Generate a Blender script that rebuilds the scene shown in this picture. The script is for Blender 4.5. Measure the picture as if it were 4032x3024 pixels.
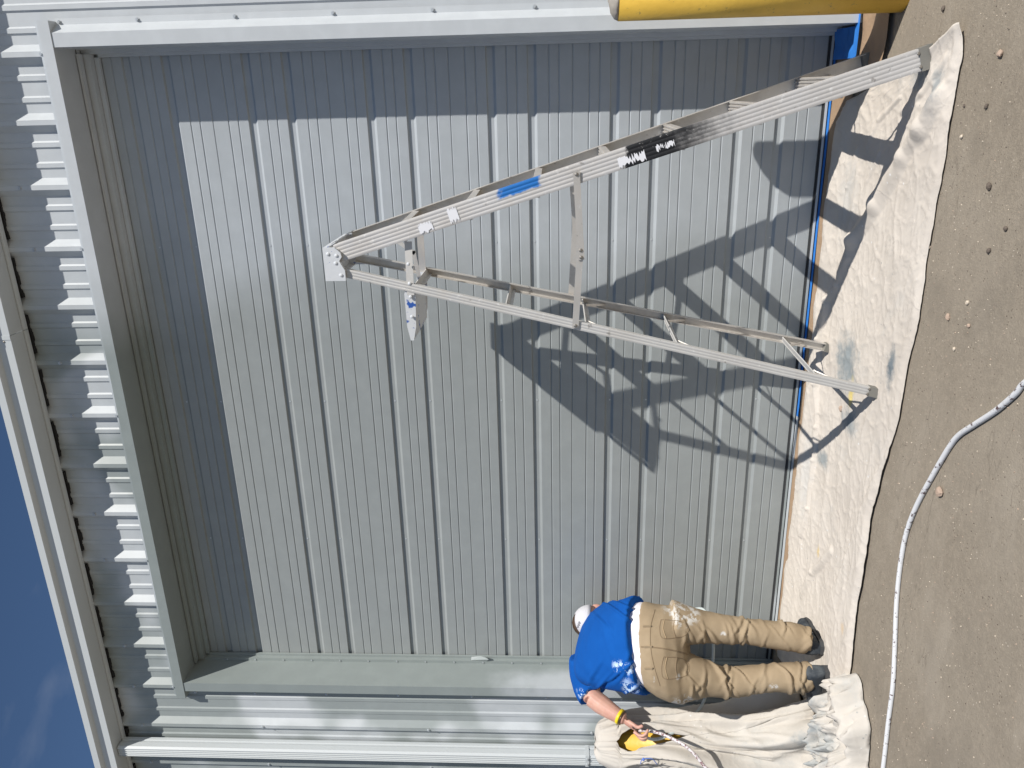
import bpy, math, random
from mathutils import Vector, Matrix, noise
from mathutils.bvhtree import BVHTree
random.seed(7)
for o in list(bpy.data.objects): bpy.data.objects.remove(o)
scene = bpy.context.scene
COL = scene.collection

# ------------------------------------------------------------------ camera, sky, sun, exposure
YAW, PITCH, ROLL = math.radians(19.773), math.radians(3.169), math.radians(-0.355)
fw = Vector((-math.sin(YAW)*math.cos(PITCH), math.cos(YAW)*math.cos(PITCH), math.sin(PITCH)))
rt = Vector((math.cos(YAW), math.sin(YAW), 0)); up = rt.cross(fw)
rt, up = rt*math.cos(ROLL)+up*math.sin(ROLL), -rt*math.sin(ROLL)+up*math.cos(ROLL)
cam = bpy.data.cameras.new('camera'); camo = bpy.data.objects.new('camera', cam); COL.objects.link(camo)
cam.sensor_width = 36; cam.lens = 36*3108.8/4032; cam.clip_start = .05; cam.clip_end = 2000
X, Y, Z = -up, rt, -fw            # the photograph was taken with the phone turned on its side
camo.matrix_world = Matrix(((X.x, Y.x, Z.x, -.2591), (X.y, Y.y, Z.y, -4.1666), (X.z, Y.z, Z.z, 1.3114), (0, 0, 0, 1)))
scene.camera = camo
scene.render.resolution_x, scene.render.resolution_y = 1024, 768

SUN = Vector((-1.33, 1.0, -1.53)).normalized()      # direction the light travels
world = bpy.data.worlds.new('World'); scene.world = world; world.use_nodes = True
wn = world.node_tree.nodes; wn.clear()
sky = wn.new('ShaderNodeTexSky'); sky.sky_type = 'NISHITA'; sky.sun_disc = False
sky.sun_elevation = math.asin(-SUN.z); sky.sun_rotation = math.atan2(-SUN.x, -SUN.y)
sky.altitude = 0; sky.air_density = 1.0; sky.dust_density = 0.0; sky.ozone_density = 6.0
bg = wn.new('ShaderNodeBackground'); bg.inputs['Strength'].default_value = .07
wo = wn.new('ShaderNodeOutputWorld')
WL = world.node_tree.links; tc = wn.new('ShaderNodeTexCoord'); mp = wn.new('ShaderNodeMapping'); mp.inputs['Scale'].default_value = (1.6, 2.2, 5)
cn = wn.new('ShaderNodeTexNoise'); cn.inputs['Scale'].default_value = 2.2; cn.inputs['Detail'].default_value = 6; cr = wn.new('ShaderNodeMapRange'); cr.inputs['From Min'].default_value = .52; cr.inputs['From Max'].default_value = .85; cr.inputs['To Max'].default_value = .5
cm = wn.new('ShaderNodeMix'); cm.data_type = 'RGBA'; cm.inputs[7].default_value = (5.5, 6.0, 7.0, 1)      # thin cirrus veil all over the sky
WL.new(tc.outputs['Generated'], mp.inputs[0]); WL.new(mp.outputs[0], cn.inputs['Vector']); WL.new(cn.outputs['Fac'], cr.inputs['Value']); WL.new(cr.outputs[0], cm.inputs[0]); WL.new(sky.outputs[0], cm.inputs[6]); WL.new(cm.outputs[2], bg.inputs[0])
world.node_tree.links.new(bg.outputs[0], wo.inputs[0])
sl = bpy.data.lights.new('sun', 'SUN'); sl.energy = 5.0; sl.angle = math.radians(.53); sl.color = (1, .95, .88)
so = bpy.data.objects.new('sun', sl); COL.objects.link(so); so.rotation_euler = SUN.to_track_quat('-Z', 'Y').to_euler()
scene.view_settings.view_transform = 'Standard'; scene.view_settings.look = 'None'
scene.view_settings.exposure = .06; scene.view_settings.gamma = 1; scene.view_settings.use_curve_mapping = False
scene.render.engine = 'CYCLES'

# ------------------------------------------------------------------ helpers
ROOT = {}; V = Vector
def origin(o):
    while o.parent: o = o.parent
    return ROOT.get(o.name, Vector((0, 0, 0)))
def tag(o, label, cat=None, group=None, kind=None):
    if label: o['label'] = label
    if cat: o['category'] = cat
    if group: o['group'] = group
    if kind: o['kind'] = kind
    return o
def thing(name, loc, label, cat, group=None):
    o = bpy.data.objects.new(name, None); COL.objects.link(o); o.location = loc; o.empty_display_size = .1
    ROOT[o.name] = Vector(loc)
    return tag(o, label, cat, group)
def link(name, me, parent=None, loc=None):
    o = bpy.data.objects.new(name, me); COL.objects.link(o)
    if parent: o.parent = parent
    if loc is not None: o.location = Vector(loc) - (origin(parent) if parent else Vector((0, 0, 0)))
    return o
class MB:
    def __init__(s): s.v = []; s.f = []
    def add(s, vs, fs):
        n = len(s.v); s.v += [Vector(a) for a in vs]; s.f += [[i+n for i in f] for f in fs]; return s
    def obox(s, c, a, b, d):
        c, a, b, d = Vector(c), Vector(a), Vector(b), Vector(d)
        vs = [c+i*a+j*b+k*d for k in (-1, 1) for j in (-1, 1) for i in (-1, 1)]
        return s.add(vs, [(0, 2, 3, 1), (4, 5, 7, 6), (0, 1, 5, 4), (2, 6, 7, 3), (0, 4, 6, 2), (1, 3, 7, 5)])
    def box(s, x0, x1, y0, y1, z0, z1):
        return s.obox(((x0+x1)/2, (y0+y1)/2, (z0+z1)/2), ((x1-x0)/2, 0, 0), (0, (y1-y0)/2, 0), (0, 0, (z1-z0)/2))
    def extrude(s, poly, vec):
        n = len(poly); poly = [Vector(p) for p in poly]; vec = Vector(vec)
        return s.add(poly+[p+vec for p in poly], [list(range(n))[::-1], list(range(n, 2*n))]+[(i, (i+1) % n, n+(i+1) % n, n+i) for i in range(n)])
    def tube(s, path, r, n=10, flat=1.0):
        path = [Vector(p) for p in path]; m = len(path)
        if not hasattr(r, '__len__'): r = [r]*m
        t0 = (path[1]-path[0]).normalized(); ref = Vector((0, 0, 1)) if abs(t0.z) < .9 else Vector((1, 0, 0))
        u = t0.cross(ref).normalized(); vs = []
        for i in range(m):
            t = (path[min(i+1, m-1)]-path[max(i-1, 0)]).normalized()
            u = (u-t*u.dot(t)).normalized(); w = t.cross(u)
            for k in range(n):
                a = 2*math.pi*k/n; vs.append(path[i]+r[i]*(u*math.cos(a)+w*math.sin(a)*flat))
        fs = [(i*n+k, i*n+(k+1) % n, (i+1)*n+(k+1) % n, (i+1)*n+k) for i in range(m-1) for k in range(n)]
        return s.add(vs, fs+[list(range(n))[::-1], list(range((m-1)*n, m*n))])
    def loft(s, rings):
        n = len(rings[0]); m = len(rings); vs = [p for r in rings for p in r]
        fs = [(i*n+k, i*n+(k+1) % n, (i+1)*n+(k+1) % n, (i+1)*n+k) for i in range(m-1) for k in range(n)]
        return s.add(vs, fs+[list(range(n))[::-1], list(range((m-1)*n, m*n))])
    def ball(s, c, rx, ry=None, rz=None, nu=10, nv=7):
        ry = ry or rx; rz = rz or rx; c = Vector(c); rings = []
        for j in range(1, nv):
            a = math.pi*j/nv; rings.append([c+Vector((rx*math.sin(a)*math.cos(2*math.pi*k/nu), ry*math.sin(a)*math.sin(2*math.pi*k/nu), rz*math.cos(a))) for k in range(nu)])
        n = nu; vs = [p for r in rings for p in r]+[c+Vector((0, 0, rz)), c-Vector((0, 0, rz))]
        fs = [(i*n+k, (i+1)*n+k, (i+1)*n+(k+1) % n, i*n+(k+1) % n) for i in range(nv-2) for k in range(n)]
        T = (nv-1)*n; fs += [(T, k, (k+1) % n) for k in range(n)]+[(T+1, (nv-2)*n+(k+1) % n, (nv-2)*n+k) for k in range(n)]
        return s.add(vs, fs)
    def mesh(s, name, mat, off=Vector((0, 0, 0)), smooth=False):
        me = bpy.data.meshes.new(name); me.from_pydata([tuple(v-off) for v in s.v], [], s.f); me.update()
        if mat: me.materials.append(mat)
        if smooth:
            for p in me.polygons: p.use_smooth = True
        return me
    def build(s, name, mat, parent=None, smooth=False):
        return link(name, s.mesh(name, mat, origin(parent) if parent else Vector((0, 0, 0)), smooth), parent)
def ring(c, u, v, n=24, e=2.0):
    c, u, v = Vector(c), Vector(u), Vector(v); out = []
    for k in range(n):
        a = 2*math.pi*k/n; ca, sa = math.cos(a), math.sin(a)
        out.append(c+u*math.copysign(abs(ca)**(2/e), ca)+v*math.copysign(abs(sa)**(2/e), sa))
    return out
def remesh(mb, vox, iters=4, fac=.5):
    o = bpy.data.objects.new('tmp', mb.mesh('tmp', None)); COL.objects.link(o)
    m = o.modifiers.new('r', 'REMESH'); m.mode = 'VOXEL'; m.voxel_size = vox
    m = o.modifiers.new('s', 'SMOOTH'); m.factor = fac; m.iterations = iters
    dg = bpy.context.evaluated_depsgraph_get(); me = bpy.data.meshes.new_from_object(o.evaluated_get(dg))
    bpy.data.objects.remove(o)
    return me
def finish(me, name, mat, parent, disp=None):
    """me in world coordinates -> part of parent, optionally displaced along the normals"""
    off = origin(parent); nn = [v.normal.copy() for v in me.vertices]
    for v, n in zip(me.vertices, nn):
        p = v.co.copy()
        if disp: p = p+n*disp(p, n)
        v.co = p-off
    me.materials.clear(); me.materials.append(mat)
    for p in me.polygons: p.use_smooth = True
    me.name = name; me.update()
    return link(name, me, parent)
def nz(p, s=1.0): return noise.noise(Vector(p)*s)
def ridge(p): return 1-2*abs(noise.noise(Vector(p)))
def solid(o, t, off=-1.0):
    m = o.modifiers.new('thick', 'SOLIDIFY'); m.thickness = t; m.offset = off; return o
def smoothpath(pts, sub=6):
    pts = [Vector(p) for p in pts]; out = []
    for i in range(len(pts)-1):
        p0, p1, p2, p3 = pts[max(i-1, 0)], pts[i], pts[i+1], pts[min(i+2, len(pts)-1)]
        for k in range(sub):
            t = k/sub; out.append(.5*((2*p1)+(p2-p0)*t+(2*p0-5*p1+4*p2-p3)*t*t+(3*p1-p0-3*p2+p3)*t**3))
    return out+[pts[-1]]
def sst(a, b, x):
    t = min(1, max(0, (x-a)/(b-a))); return t*t*(3-2*t)

# ------------------------------------------------------------------ materials
def newmat(name, col=(.5, .5, .5), rough=.5, metal=0.0, spec=.5):
    m = bpy.data.materials.new(name); m.use_nodes = True; b = m.node_tree.nodes['Principled BSDF']
    b.inputs['Base Color'].default_value = (*col, 1); b.inputs['Roughness'].default_value = rough; b.inputs['Metallic'].default_value = metal
    b.inputs['Specular IOR Level'].default_value = spec
    return m
class NT:
    def __init__(s, m): s.t = m.node_tree; s.b = s.t.nodes['Principled BSDF']; s.pos = s.n('ShaderNodeNewGeometry').outputs['Position']
    def n(s, t, **kw):
        x = s.t.nodes.new(t)
        for k, v in kw.items(): setattr(x, k, v)
        return x
    def l(s, a, b): s.t.links.new(a, b)
    def val(s, sock, v):
        if hasattr(v, 'is_linked'): s.l(v, sock)
        else: sock.default_value = v
    def scaled(s, sc):
        m = s.n('ShaderNodeVectorMath', operation='MULTIPLY'); s.l(s.pos, m.inputs[0]); m.inputs[1].default_value = sc; return m.outputs[0]
    def noise(s, scale, detail=3, rough=.55, vec=None):
        x = s.n('ShaderNodeTexNoise'); x.inputs['Scale'].default_value = scale; x.inputs['Detail'].default_value = detail; x.inputs['Roughness'].default_value = rough
        s.l(vec if vec is not None else s.pos, x.inputs['Vector']); return x.outputs['Fac']
    def vor(s, scale, vec=None, feature='F1'):
        x = s.n('ShaderNodeTexVoronoi', feature=feature); x.inputs['Scale'].default_value = scale
        s.l(vec if vec is not None else s.pos, x.inputs['Vector']); return x
    def math(s, op, a, b=0.0, c=0.0):
        x = s.n('ShaderNodeMath', operation=op); s.val(x.inputs[0], a); s.val(x.inputs[1], b); s.val(x.inputs[2], c); return x.outputs[0]
    def mr(s, v, a, b, c=0.0, d=1.0, smooth=True):
        x = s.n('ShaderNodeMapRange'); x.interpolation_type = 'SMOOTHSTEP' if smooth else 'LINEAR'
        s.val(x.inputs['Value'], v); s.val(x.inputs['From Min'], a); s.val(x.inputs['From Max'], b); s.val(x.inputs['To Min'], c); s.val(x.inputs['To Max'], d); return x.outputs['Result']
    def mix(s, f, a, b):
        x = s.n('ShaderNodeMix', data_type='RGBA'); s.val(x.inputs[0], f)
        for k, v in ((6, a), (7, b)):
            if hasattr(v, 'is_linked'): s.l(v, x.inputs[k])
            else: x.inputs[k].default_value = (*v, 1)
        return x.outputs[2]
    def xyz(s):
        x = s.n('ShaderNodeSeparateXYZ'); s.l(s.pos, x.inputs[0]); return x.outputs
    def col(s, c): s.l(c, s.b.inputs['Base Color'])
    def rough(s, r): s.l(r, s.b.inputs['Roughness'])
    def bump(s, h, strength=.3, dist=.002):
        x = s.n('ShaderNodeBump'); x.inputs['Strength'].default_value = strength; x.inputs['Distance'].default_value = dist
        s.l(h, x.inputs['Height']); s.l(x.outputs[0], s.b.inputs['Normal'])
    def blob(s, cx, cy, cz, rx, ry, rz, soft=.5, warp=None):
        """1 inside an ellipsoid round a point, fading to 0 (for stains and painted-in shade with a shape of their own)"""
        v = s.n('ShaderNodeVectorMath', operation='SUBTRACT'); s.l(s.pos, v.inputs[0]); v.inputs[1].default_value = (cx, cy, cz)
        w = s.n('ShaderNodeVectorMath', operation='DIVIDE'); s.l(v.outputs[0], w.inputs[0]); w.inputs[1].default_value = (rx, ry, rz)
        L = s.n('ShaderNodeVectorMath', operation='LENGTH'); s.l(w.outputs[0], L.inputs[0])
        d = L.outputs['Value']
        if warp is not None: d = s.math('ADD', d, warp)
        return s.mr(d, 1-soft, 1.0, 1.0, 0.0)

OLD = (.40, .435, .465); NEW = (.292, .315, .316)      # factory finish, and the greyer coat being sprayed over it
def panel_paint(name, door, trim=False):
    m = newmat(name, rough=.42); t = NT(m); x, y, z = t.xyz()
    wob = t.math('MULTIPLY_ADD', t.noise(1.1, 2), 1.0, -.5)
    xx = t.math('ADD', x, wob)
    f = t.mr(xx, -1.45, -.85)                                 # 1 = old finish on the right
    if trim: f = t.math('MAXIMUM', f, t.math('MULTIPLY', t.blob(-3.635, -.23, 1.25, .2, .16, .60, .7, t.math('MULTIPLY_ADD', t.noise(5, 3), .8, -.4)), .8))
    elif not door:
        patch = t.mr(t.noise(2.3, 2, .45), .45, .62)
        f = t.math('MAXIMUM', f, t.math('MULTIPLY', patch, .85))
    else:
        f = t.math('MULTIPLY', f, t.mr(z, .2, 1.3, .72, 1.0))
    c = t.mix(f, NEW, OLD) if door else t.mix(f, (.265, .300, .295), (.52, .555, .585)) if trim else t.mix(f, (.30, .335, .335), (.52, .555, .585))
    dirt = t.mr(t.noise(9, 4, .6), .35, .75, .96, 1.03)
    mul = t.n('ShaderNodeVectorMath', operation='SCALE'); t.l(c, mul.inputs[0]); t.l(dirt, mul.inputs['Scale'])
    t.col(mul.outputs[0]); t.rough(t.mr(f, 0, 1, .34, .5))
    t.bump(t.noise(5, 2), .12, .01)
    return m
M = {}
M['door'] = panel_paint('door_paint', True)
M['wall'] = panel_paint('wall_paint', False); M['trim'] = panel_paint('trim_paint', False, True)
M['gutter'] = newmat('gutter_paint', (.53, .565, .58), .4)
M['foam'] = newmat('black_foam', (.02, .02, .022), .95)
M['rubber'] = newmat('seal_rubber', (.05, .052, .055), .7)
M['screw'] = newmat('painted_screw', (.5, .53, .55), .35, .3)
M['roof'] = newmat('roof_sheet', (.55, .58, .58), .4)

def ground_mat():
    m = newmat('packed_dirt_paving', rough=.95, spec=.2); t = NT(m)
    big = t.mr(t.noise(.9, 4, .6), .3, .7); fine = t.noise(55, 5, .75); mid = t.noise(7, 4, .65)
    c = t.mix(big, (.258, .222, .175), (.305, .267, .215))
    c = t.mix(t.mr(mid, .35, .7, 0, .35), c, (.215, .185, .145))
    c = t.mix(t.mr(fine, .42, .68, 0, .55), c, (.36, .31, .245))
    c = t.mix(t.mr(t.noise(130, 3, .7), .6, .72, 0, .6), c, (.155, .13, .10))
    v = t.vor(60); sp = t.math('MULTIPLY', t.mr(v.outputs['Distance'], .10, .22, 1, 0), t.mr(t.noise(13, 2), .52, .6))
    c = t.mix(t.math('MULTIPLY', sp, .75), c, (.11, .085, .065))
    v2 = t.vor(43, t.scaled((1.3, 1.1, 1))); s2 = t.math('MULTIPLY', t.mr(v2.outputs['Distance'], .08, .17, 1, 0), t.mr(t.noise(9, 2), .54, .6))
    c = t.mix(t.math('MULTIPLY', s2, .7), c, (.62, .55, .46))
    stain = t.mr(t.noise(2.6, 3, .5), .56, .72, 0, .4); c = t.mix(stain, c, (.18, .158, .128))
    dust = t.mr(t.noise(1.4, 5, .6, t.scaled((1, 2.4, 1))), .52, .70, 0, .45); c = t.mix(dust, c, (.38, .335, .275))
    scuff = t.math('MULTIPLY', t.mr(t.math('ABSOLUTE', t.math('SUBTRACT', t.noise(3.2, 3, .5, t.scaled((1, 3.5, 1))), .5)), 0, .012, 1, 0), t.mr(t.noise(1.8, 2), .5, .65, 0, .5)); c = t.mix(scuff, c, (.17, .145, .115))
    t.col(c); t.bump(t.math('ADD', t.noise(120, 4, .7), t.math('MULTIPLY', mid, .8)), .55, .006)
    return m
M['ground'] = ground_mat()
M['concrete'] = newmat('concrete', (.36, .33, .29), .9); t = NT(M['concrete'])
t.col(t.mix(t.noise(30, 5, .7), (.30, .27, .235), (.42, .39, .345))); t.bump(t.noise(60, 4), .4, .004)

def canvas_mat(name, base, dirty, marks=()):
    m = newmat(name, rough=.95, spec=.1); t = NT(m); x, y, z = t.xyz()
    c = t.mix(t.mr(t.noise(2.2, 4, .6), .3, .75), base, tuple(a*b for a, b in zip(base, (.9, .89, .88))))
    c = t.mix(t.mr(t.noise(5.0, 5, .65), .56, .8, 0, dirty), c, (.40, .42, .42))
    sp = t.math('MULTIPLY', t.mr(t.vor(28).outputs['Distance'], .06, .16, 1, 0), t.mr(t.noise(6, 2), .58, .64))
    c = t.mix(t.math('MULTIPLY', sp, .7), c, (.30, .31, .31)); sp2 = t.math('MULTIPLY', t.mr(t.vor(17).outputs['Distance'], .05, .12, 1, 0), t.mr(t.noise(4, 2), .52, .6)); c = t.mix(t.math('MULTIPLY', sp2, .8), c, (.74, .74, .74))
    w = t.math('MULTIPLY_ADD', t.noise(16, 4, .7), 1.6, -.8)
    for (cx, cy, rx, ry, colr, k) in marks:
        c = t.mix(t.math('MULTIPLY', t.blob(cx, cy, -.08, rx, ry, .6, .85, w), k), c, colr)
    t.col(c)
    def crease(sc_, w_): return t.mr(t.math('ABSOLUTE', t.math('SUBTRACT', t.noise(sc_, 3, .55), .5)), 0, w_, 1, 0)
    ht = t.math('ADD', t.math('MULTIPLY', t.noise(260, 2), .25), t.math('ADD', crease(3.6, .030), t.math('ADD', t.math('MULTIPLY', crease(9, .035), .6), t.math('MULTIPLY', t.noise(24, 4, .6), .6)))); t.bump(ht, .22, .0035)
    
    return m
G = (.27, .30, .31)
M['canvas'] = canvas_mat('drop_canvas', (.612, .565, .507), .35,
    [(-1.48, -.50, .20, .17, G, 1.0), (-1.74, -.62, .09, .13, G, .9), (-1.34, -.98, .13, .05, (.17, .2, .22), 1.0), (-.30, -1.02, .08, .07, (.3, .3, .3), .5),
     (-.17, -.85, .16, .09, G, .8), (-.24, -1.02, .09, .06, G, .8), (-2.05, -.36, .07, .10, G, .9), (-1.60, -.60, .09, .035, (.70, .56, .16), .8), (-2.55, -.45, .05, .02, (.7, .5, .15), .6), (-2.72, -.88, .05, .03, (.62, .45, .26), .5),
     (-.75, -.3, .25, .12, (.45, .46, .45), .45), (-2.2, -.2, .4, .09, (.55, .56, .55), .5)])
M['canvas2'] = canvas_mat('old_canvas', (.565, .535, .488), .6, [(-3.35, -.90, .35, .14, (.30, .33, .34), .85), (-3.25, -1.08, .14, .18, (.33, .36, .37), .7), (-3.55, -1.02, .22, .14, (.33, .36, .37), .7), (-3.72, -.76, .12, .1, (.40, .41, .40), .6), (-3.55, -.70, .07, .2, (.42, .43, .42), .5)])  # grey-blue patches colour in the shade of the folds as well as stains

def yellow_mat():
    m = newmat('safety_yellow', (.72, .46, .07), .45); t = NT(m)
    c = t.mix(t.mr(t.noise(6, 5, .6), .3, .75), (.74, .475, .075), (.64, .40, .06))
    c = t.mix(t.mr(t.noise(35, 4, .7), .62, .68, 0, .75), c, (.33, .23, .08)); c = t.mix(t.mr(t.noise(9, 5, .7, t.scaled((1, 1, .25))), .62, .72, 0, .4), c, (.50, .36, .13)); c = t.mix(t.mr(t.noise(70, 3, .7), .70, .73, 0, .9), c, (.10, .07, .05)); t.col(c); t.bump(t.noise(45, 3), .35, .004); return m
M['yellow'] = yellow_mat()

def alu_mat(name, base, dark, k=.5, metal=.55, rough=.48):
    m = newmat(name, rough=rough, metal=metal); t = NT(m)
    c = t.mix(t.mr(t.noise(7, 5, .65), .35, .75, 0, k), base, dark)
    c = t.mix(t.mr(t.noise(38, 4, .7), .58, .72, 0, .55), c, (.80, .80, .79))
    c = t.mix(t.mr(t.noise(22, 3, .6), .66, .74, 0, .6), c, (.17, .155, .14))
    t.col(c); t.bump(t.noise(60, 3), .15, .002); t.rough(t.mr(t.noise(14, 3), .3, .7, rough-.08, rough+.15)); return m
M['alu'] = alu_mat('worn_aluminium', (.66, .635, .60), (.47, .44, .40))
M['alu_paint'] = alu_mat('oversprayed_aluminium', (.58, .575, .56), (.46, .445, .42), .6, .25, .55)
M['alu_rail'] = alu_mat('front_rail_aluminium', (.57, .56, .55), (.45, .43, .405), .6, .25, .55); t = NT(M['alu_rail']); old = t.b.inputs['Base Color'].links[0].from_socket
x_, y_, z_ = t.xyz(); zn = t.math('MULTIPLY_ADD', t.noise(20, 5, .75), .30, z_); acr = t.math('ADD', t.math('MULTIPLY_ADD', z_, .3092, x_), .1686)      # black label worn away downwards; blue brush mark
lab = t.math('MULTIPLY', t.mr(zn, .70, 1.02), t.mr(t.math('MULTIPLY_ADD', t.noise(40, 4, .7), .05, z_), 1.045, 1.055, 1, 0))
lab = t.math('MULTIPLY', lab, t.mr(t.noise(46, 5, .8), .60, .68, 1, .35)); cc = t.mix(lab, old, (.014, .015, .018))
bl = t.math('MULTIPLY', t.mr(t.math('MULTIPLY_ADD', t.noise(30, 3), .06, z_), 1.39, 1.41), t.mr(t.math('MULTIPLY_ADD', t.noise(34, 3), .06, z_), 1.56, 1.585, 1, 0))
bl = t.math('MULTIPLY', bl, t.mr(t.math('MULTIPLY_ADD', t.noise(38, 4), .03, acr), .012, .022)); t.col(t.mix(bl, cc, (.02, .17, .52)))
M['shelf_blue'] = newmat('blue_plastic', (.03, .10, .36), .45); t = NT(M['shelf_blue'])
t.col(t.mix(t.mr(t.noise(14, 4, .65), .36, .42), (.03, .10, .38), (.60, .62, .64)))
M['cap_paint'] = newmat('oversprayed_cap', (.62, .65, .68), .5); t = NT(M['cap_paint'])
t.col(t.mix(t.mr(t.noise(26, 4, .7), .63, .67), (.63, .655, .685), (.05, .13, .42))); t.bump(t.noise(40, 3), .3, .003)
M['foot_rubber'] = newmat('grey_rubber_foot', (.20, .195, .175), .8)
M['paper_white'] = newmat('torn_white_sticker', (.78, .79, .83), .6)
M['bolt'] = newmat('bolt_head', (.33, .31, .28), .4, .8)

M['paper'] = newmat('masking_paper', (.34, .235, .15), .8); t = NT(M['paper'])
t.col(t.mix(t.noise(5, 4), (.30, .205, .13), (.39, .275, .18))); t.bump(t.noise(9, 4, .6), .5, .02)
M['tape'] = newmat('blue_masking_tape', (.03, .19, .60), .55); t = NT(M['tape']); t.bump(t.noise(40, 3), .4, .004)
M['tape_old'] = newmat('oversprayed_tape', (.44, .47, .49), .6)

def hose_mat(name, base, chip, lo, hi, sc):
    m = newmat(name, rough=.45); t = NT(m); c = t.mix(t.mr(t.noise(sc, 5, .75), lo, hi), base, chip)
    t.col(c); t.bump(t.noise(60, 3), .3, .002); return m
M['hose'] = hose_mat('white_painted_hose', (.66, .67, .69), (.10, .06, .06), .575, .61, 40)
M['sprayhose'] = hose_mat('speckled_hose', (.66, .63, .64), (.20, .09, .10), .50, .56, 60)
M['hose_grey'] = hose_mat('grey_hose', (.50, .56, .56), (.36, .40, .40), .55, .65, 30)

M['stone_t'] = newmat('tan_stone', (.40, .29, .22), .9); t = NT(M['stone_t']); t.col(t.mix(t.noise(60, 4), (.33, .235, .175), (.50, .39, .31))); t.bump(t.noise(90, 3), .5, .004)
M['stone_d'] = newmat('dark_stone', (.13, .105, .085), .9); M['stone_l'] = newmat('pale_stone', (.58, .50, .40), .9)

def cloth_mat(name, base, wear, k, spl, sc=30, thr=(.6, .63), region=None, splc=(.82, .84, .88)):
    m = newmat(name, rough=.9, spec=.15); t = NT(m)
    c = t.mix(t.mr(t.noise(6, 4, .6), .35, .7, 0, k), base, wear)
    if spl:
        f = t.mr(t.noise(sc, 4, .7), *thr)
        if region:
            a = None; w = t.math('MULTIPLY_ADD', t.noise(9, 3), .9, -.45)
            for r in region:
                b = t.blob(*r, .5, w); a = b if a is None else t.math('MAXIMUM', a, b)
            f = t.math('MULTIPLY', f, a)
        c = t.mix(f, c, splc)
    t.col(c); t.bump(t.math('ADD', t.noise(300, 2), t.math('MULTIPLY', t.noise(20, 4), .8)), .25, .004); return m
M['shirt'] = cloth_mat('blue_tshirt', (.004, .078, .335), (.006, .098, .40), .5, True, 30, (.50, .55),
    [(-3.00, -.75, .97, .05, .2, .07), (-3.10, -.73, .93, .10, .2, .08), (-3.19, -.66, .90, .09, .2, .07), (-3.40, -.58, 1.15, .04, .12, .06)], (.55, .70, .88))
M['trousers'] = cloth_mat('khaki_trousers', (.365, .285, .190), (.295, .225, .145), .7, True, 26, (.47, .56),
    [(-3.19, -.80, .69, .08, .2, .10), (-2.80, -.66, .66, .05, .2, .11), (-3.03, -.83, .825, .03, .1, .012), (-3.03, -.82, .70, .02, .1, .02), (-3.13, -.82, .20, .02, .1, .03), (-3.03, -.82, .07, .02, .1, .03), (-2.90, -.70, .45, .02, .1, .02)], (.58, .565, .53))
M['seam'] = newmat('trouser_seam', (.25, .185, .115), .9); M['stitch'] = newmat('trouser_stitch', (.48, .36, .22), .9)
M['white_cloth'] = newmat('white_cotton', (.78, .76, .80), .9)
M['skin'] = newmat('skin', (.58, .335, .255), .5); t = NT(M['skin'])
t.col(t.mix(t.mr(t.noise(18, 3), .35, .7), (.60, .35, .27), (.54, .29, .225))); t.b.inputs['Subsurface Weight'].default_value = .12; t.b.inputs['Subsurface Radius'].default_value = (.012, .005, .003)
M['cap'] = newmat('white_cap', (.56, .56, .59), .85); t = NT(M['cap']); t.bump(t.noise(200, 2), .2, .002)
M['shoe'] = newmat('dark_shoe', (.035, .042, .052), .75); t = NT(M['shoe'])
c = t.mix(t.mr(t.noise(14, 4, .65), .45, .7, 0, .6), (.028, .036, .046), (.11, .125, .135)); c = t.mix(t.mr(t.noise(42, 3), .70, .72), c, (.7, .7, .7)); t.col(c)
M['hair'] = newmat('brown_hair', (.06, .035, .02), .6); M['band'] = newmat('yellow_wristband', (.80, .62, .02), .4); M['bead'] = newmat('dark_bracelet', (.09, .06, .035), .35, .4)
M['ink'] = newmat('cap_ink', (.05, .05, .07), .7); M['string'] = newmat('blue_string', (.10, .20, .62), .7); M['twine'] = newmat('dark_twine', (.08, .075, .07), .8)
M['gun'] = newmat('spray_gun_metal', (.35, .36, .37), .35, .8)

# ------------------------------------------------------------------ the setting: ground
def gz(y):      # paving rises to the door sill
    if y <= -.5: return -.1
    if y <= -.26: return -.1+.018*(y+.5)/.24
    if y <= 0: return -.082+.047*(y+.26)/.26
    return -.035
gb = MB(); ys = [-400, -60, -20, -8, -4, -2.5, -1.8, -1.2, -.8, -.5, -.38, -.26, -.13, 0, .3, 20, 400]
xs = [-400, -60, -15, -6, -3, 0, 3, 6, 15, 60, 400]
gb.add([(x, y, gz(y) if abs(x) < 100 else -.1) for y in ys for x in xs], [(j*11+i, j*11+i+1, (j+1)*11+i+1, (j+1)*11+i) for j in range(len(ys)-1) for i in range(10)])
tag(gb.build('ground', M['ground']), 'tan grey packed paving in front of the metal building', kind='structure')

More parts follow.
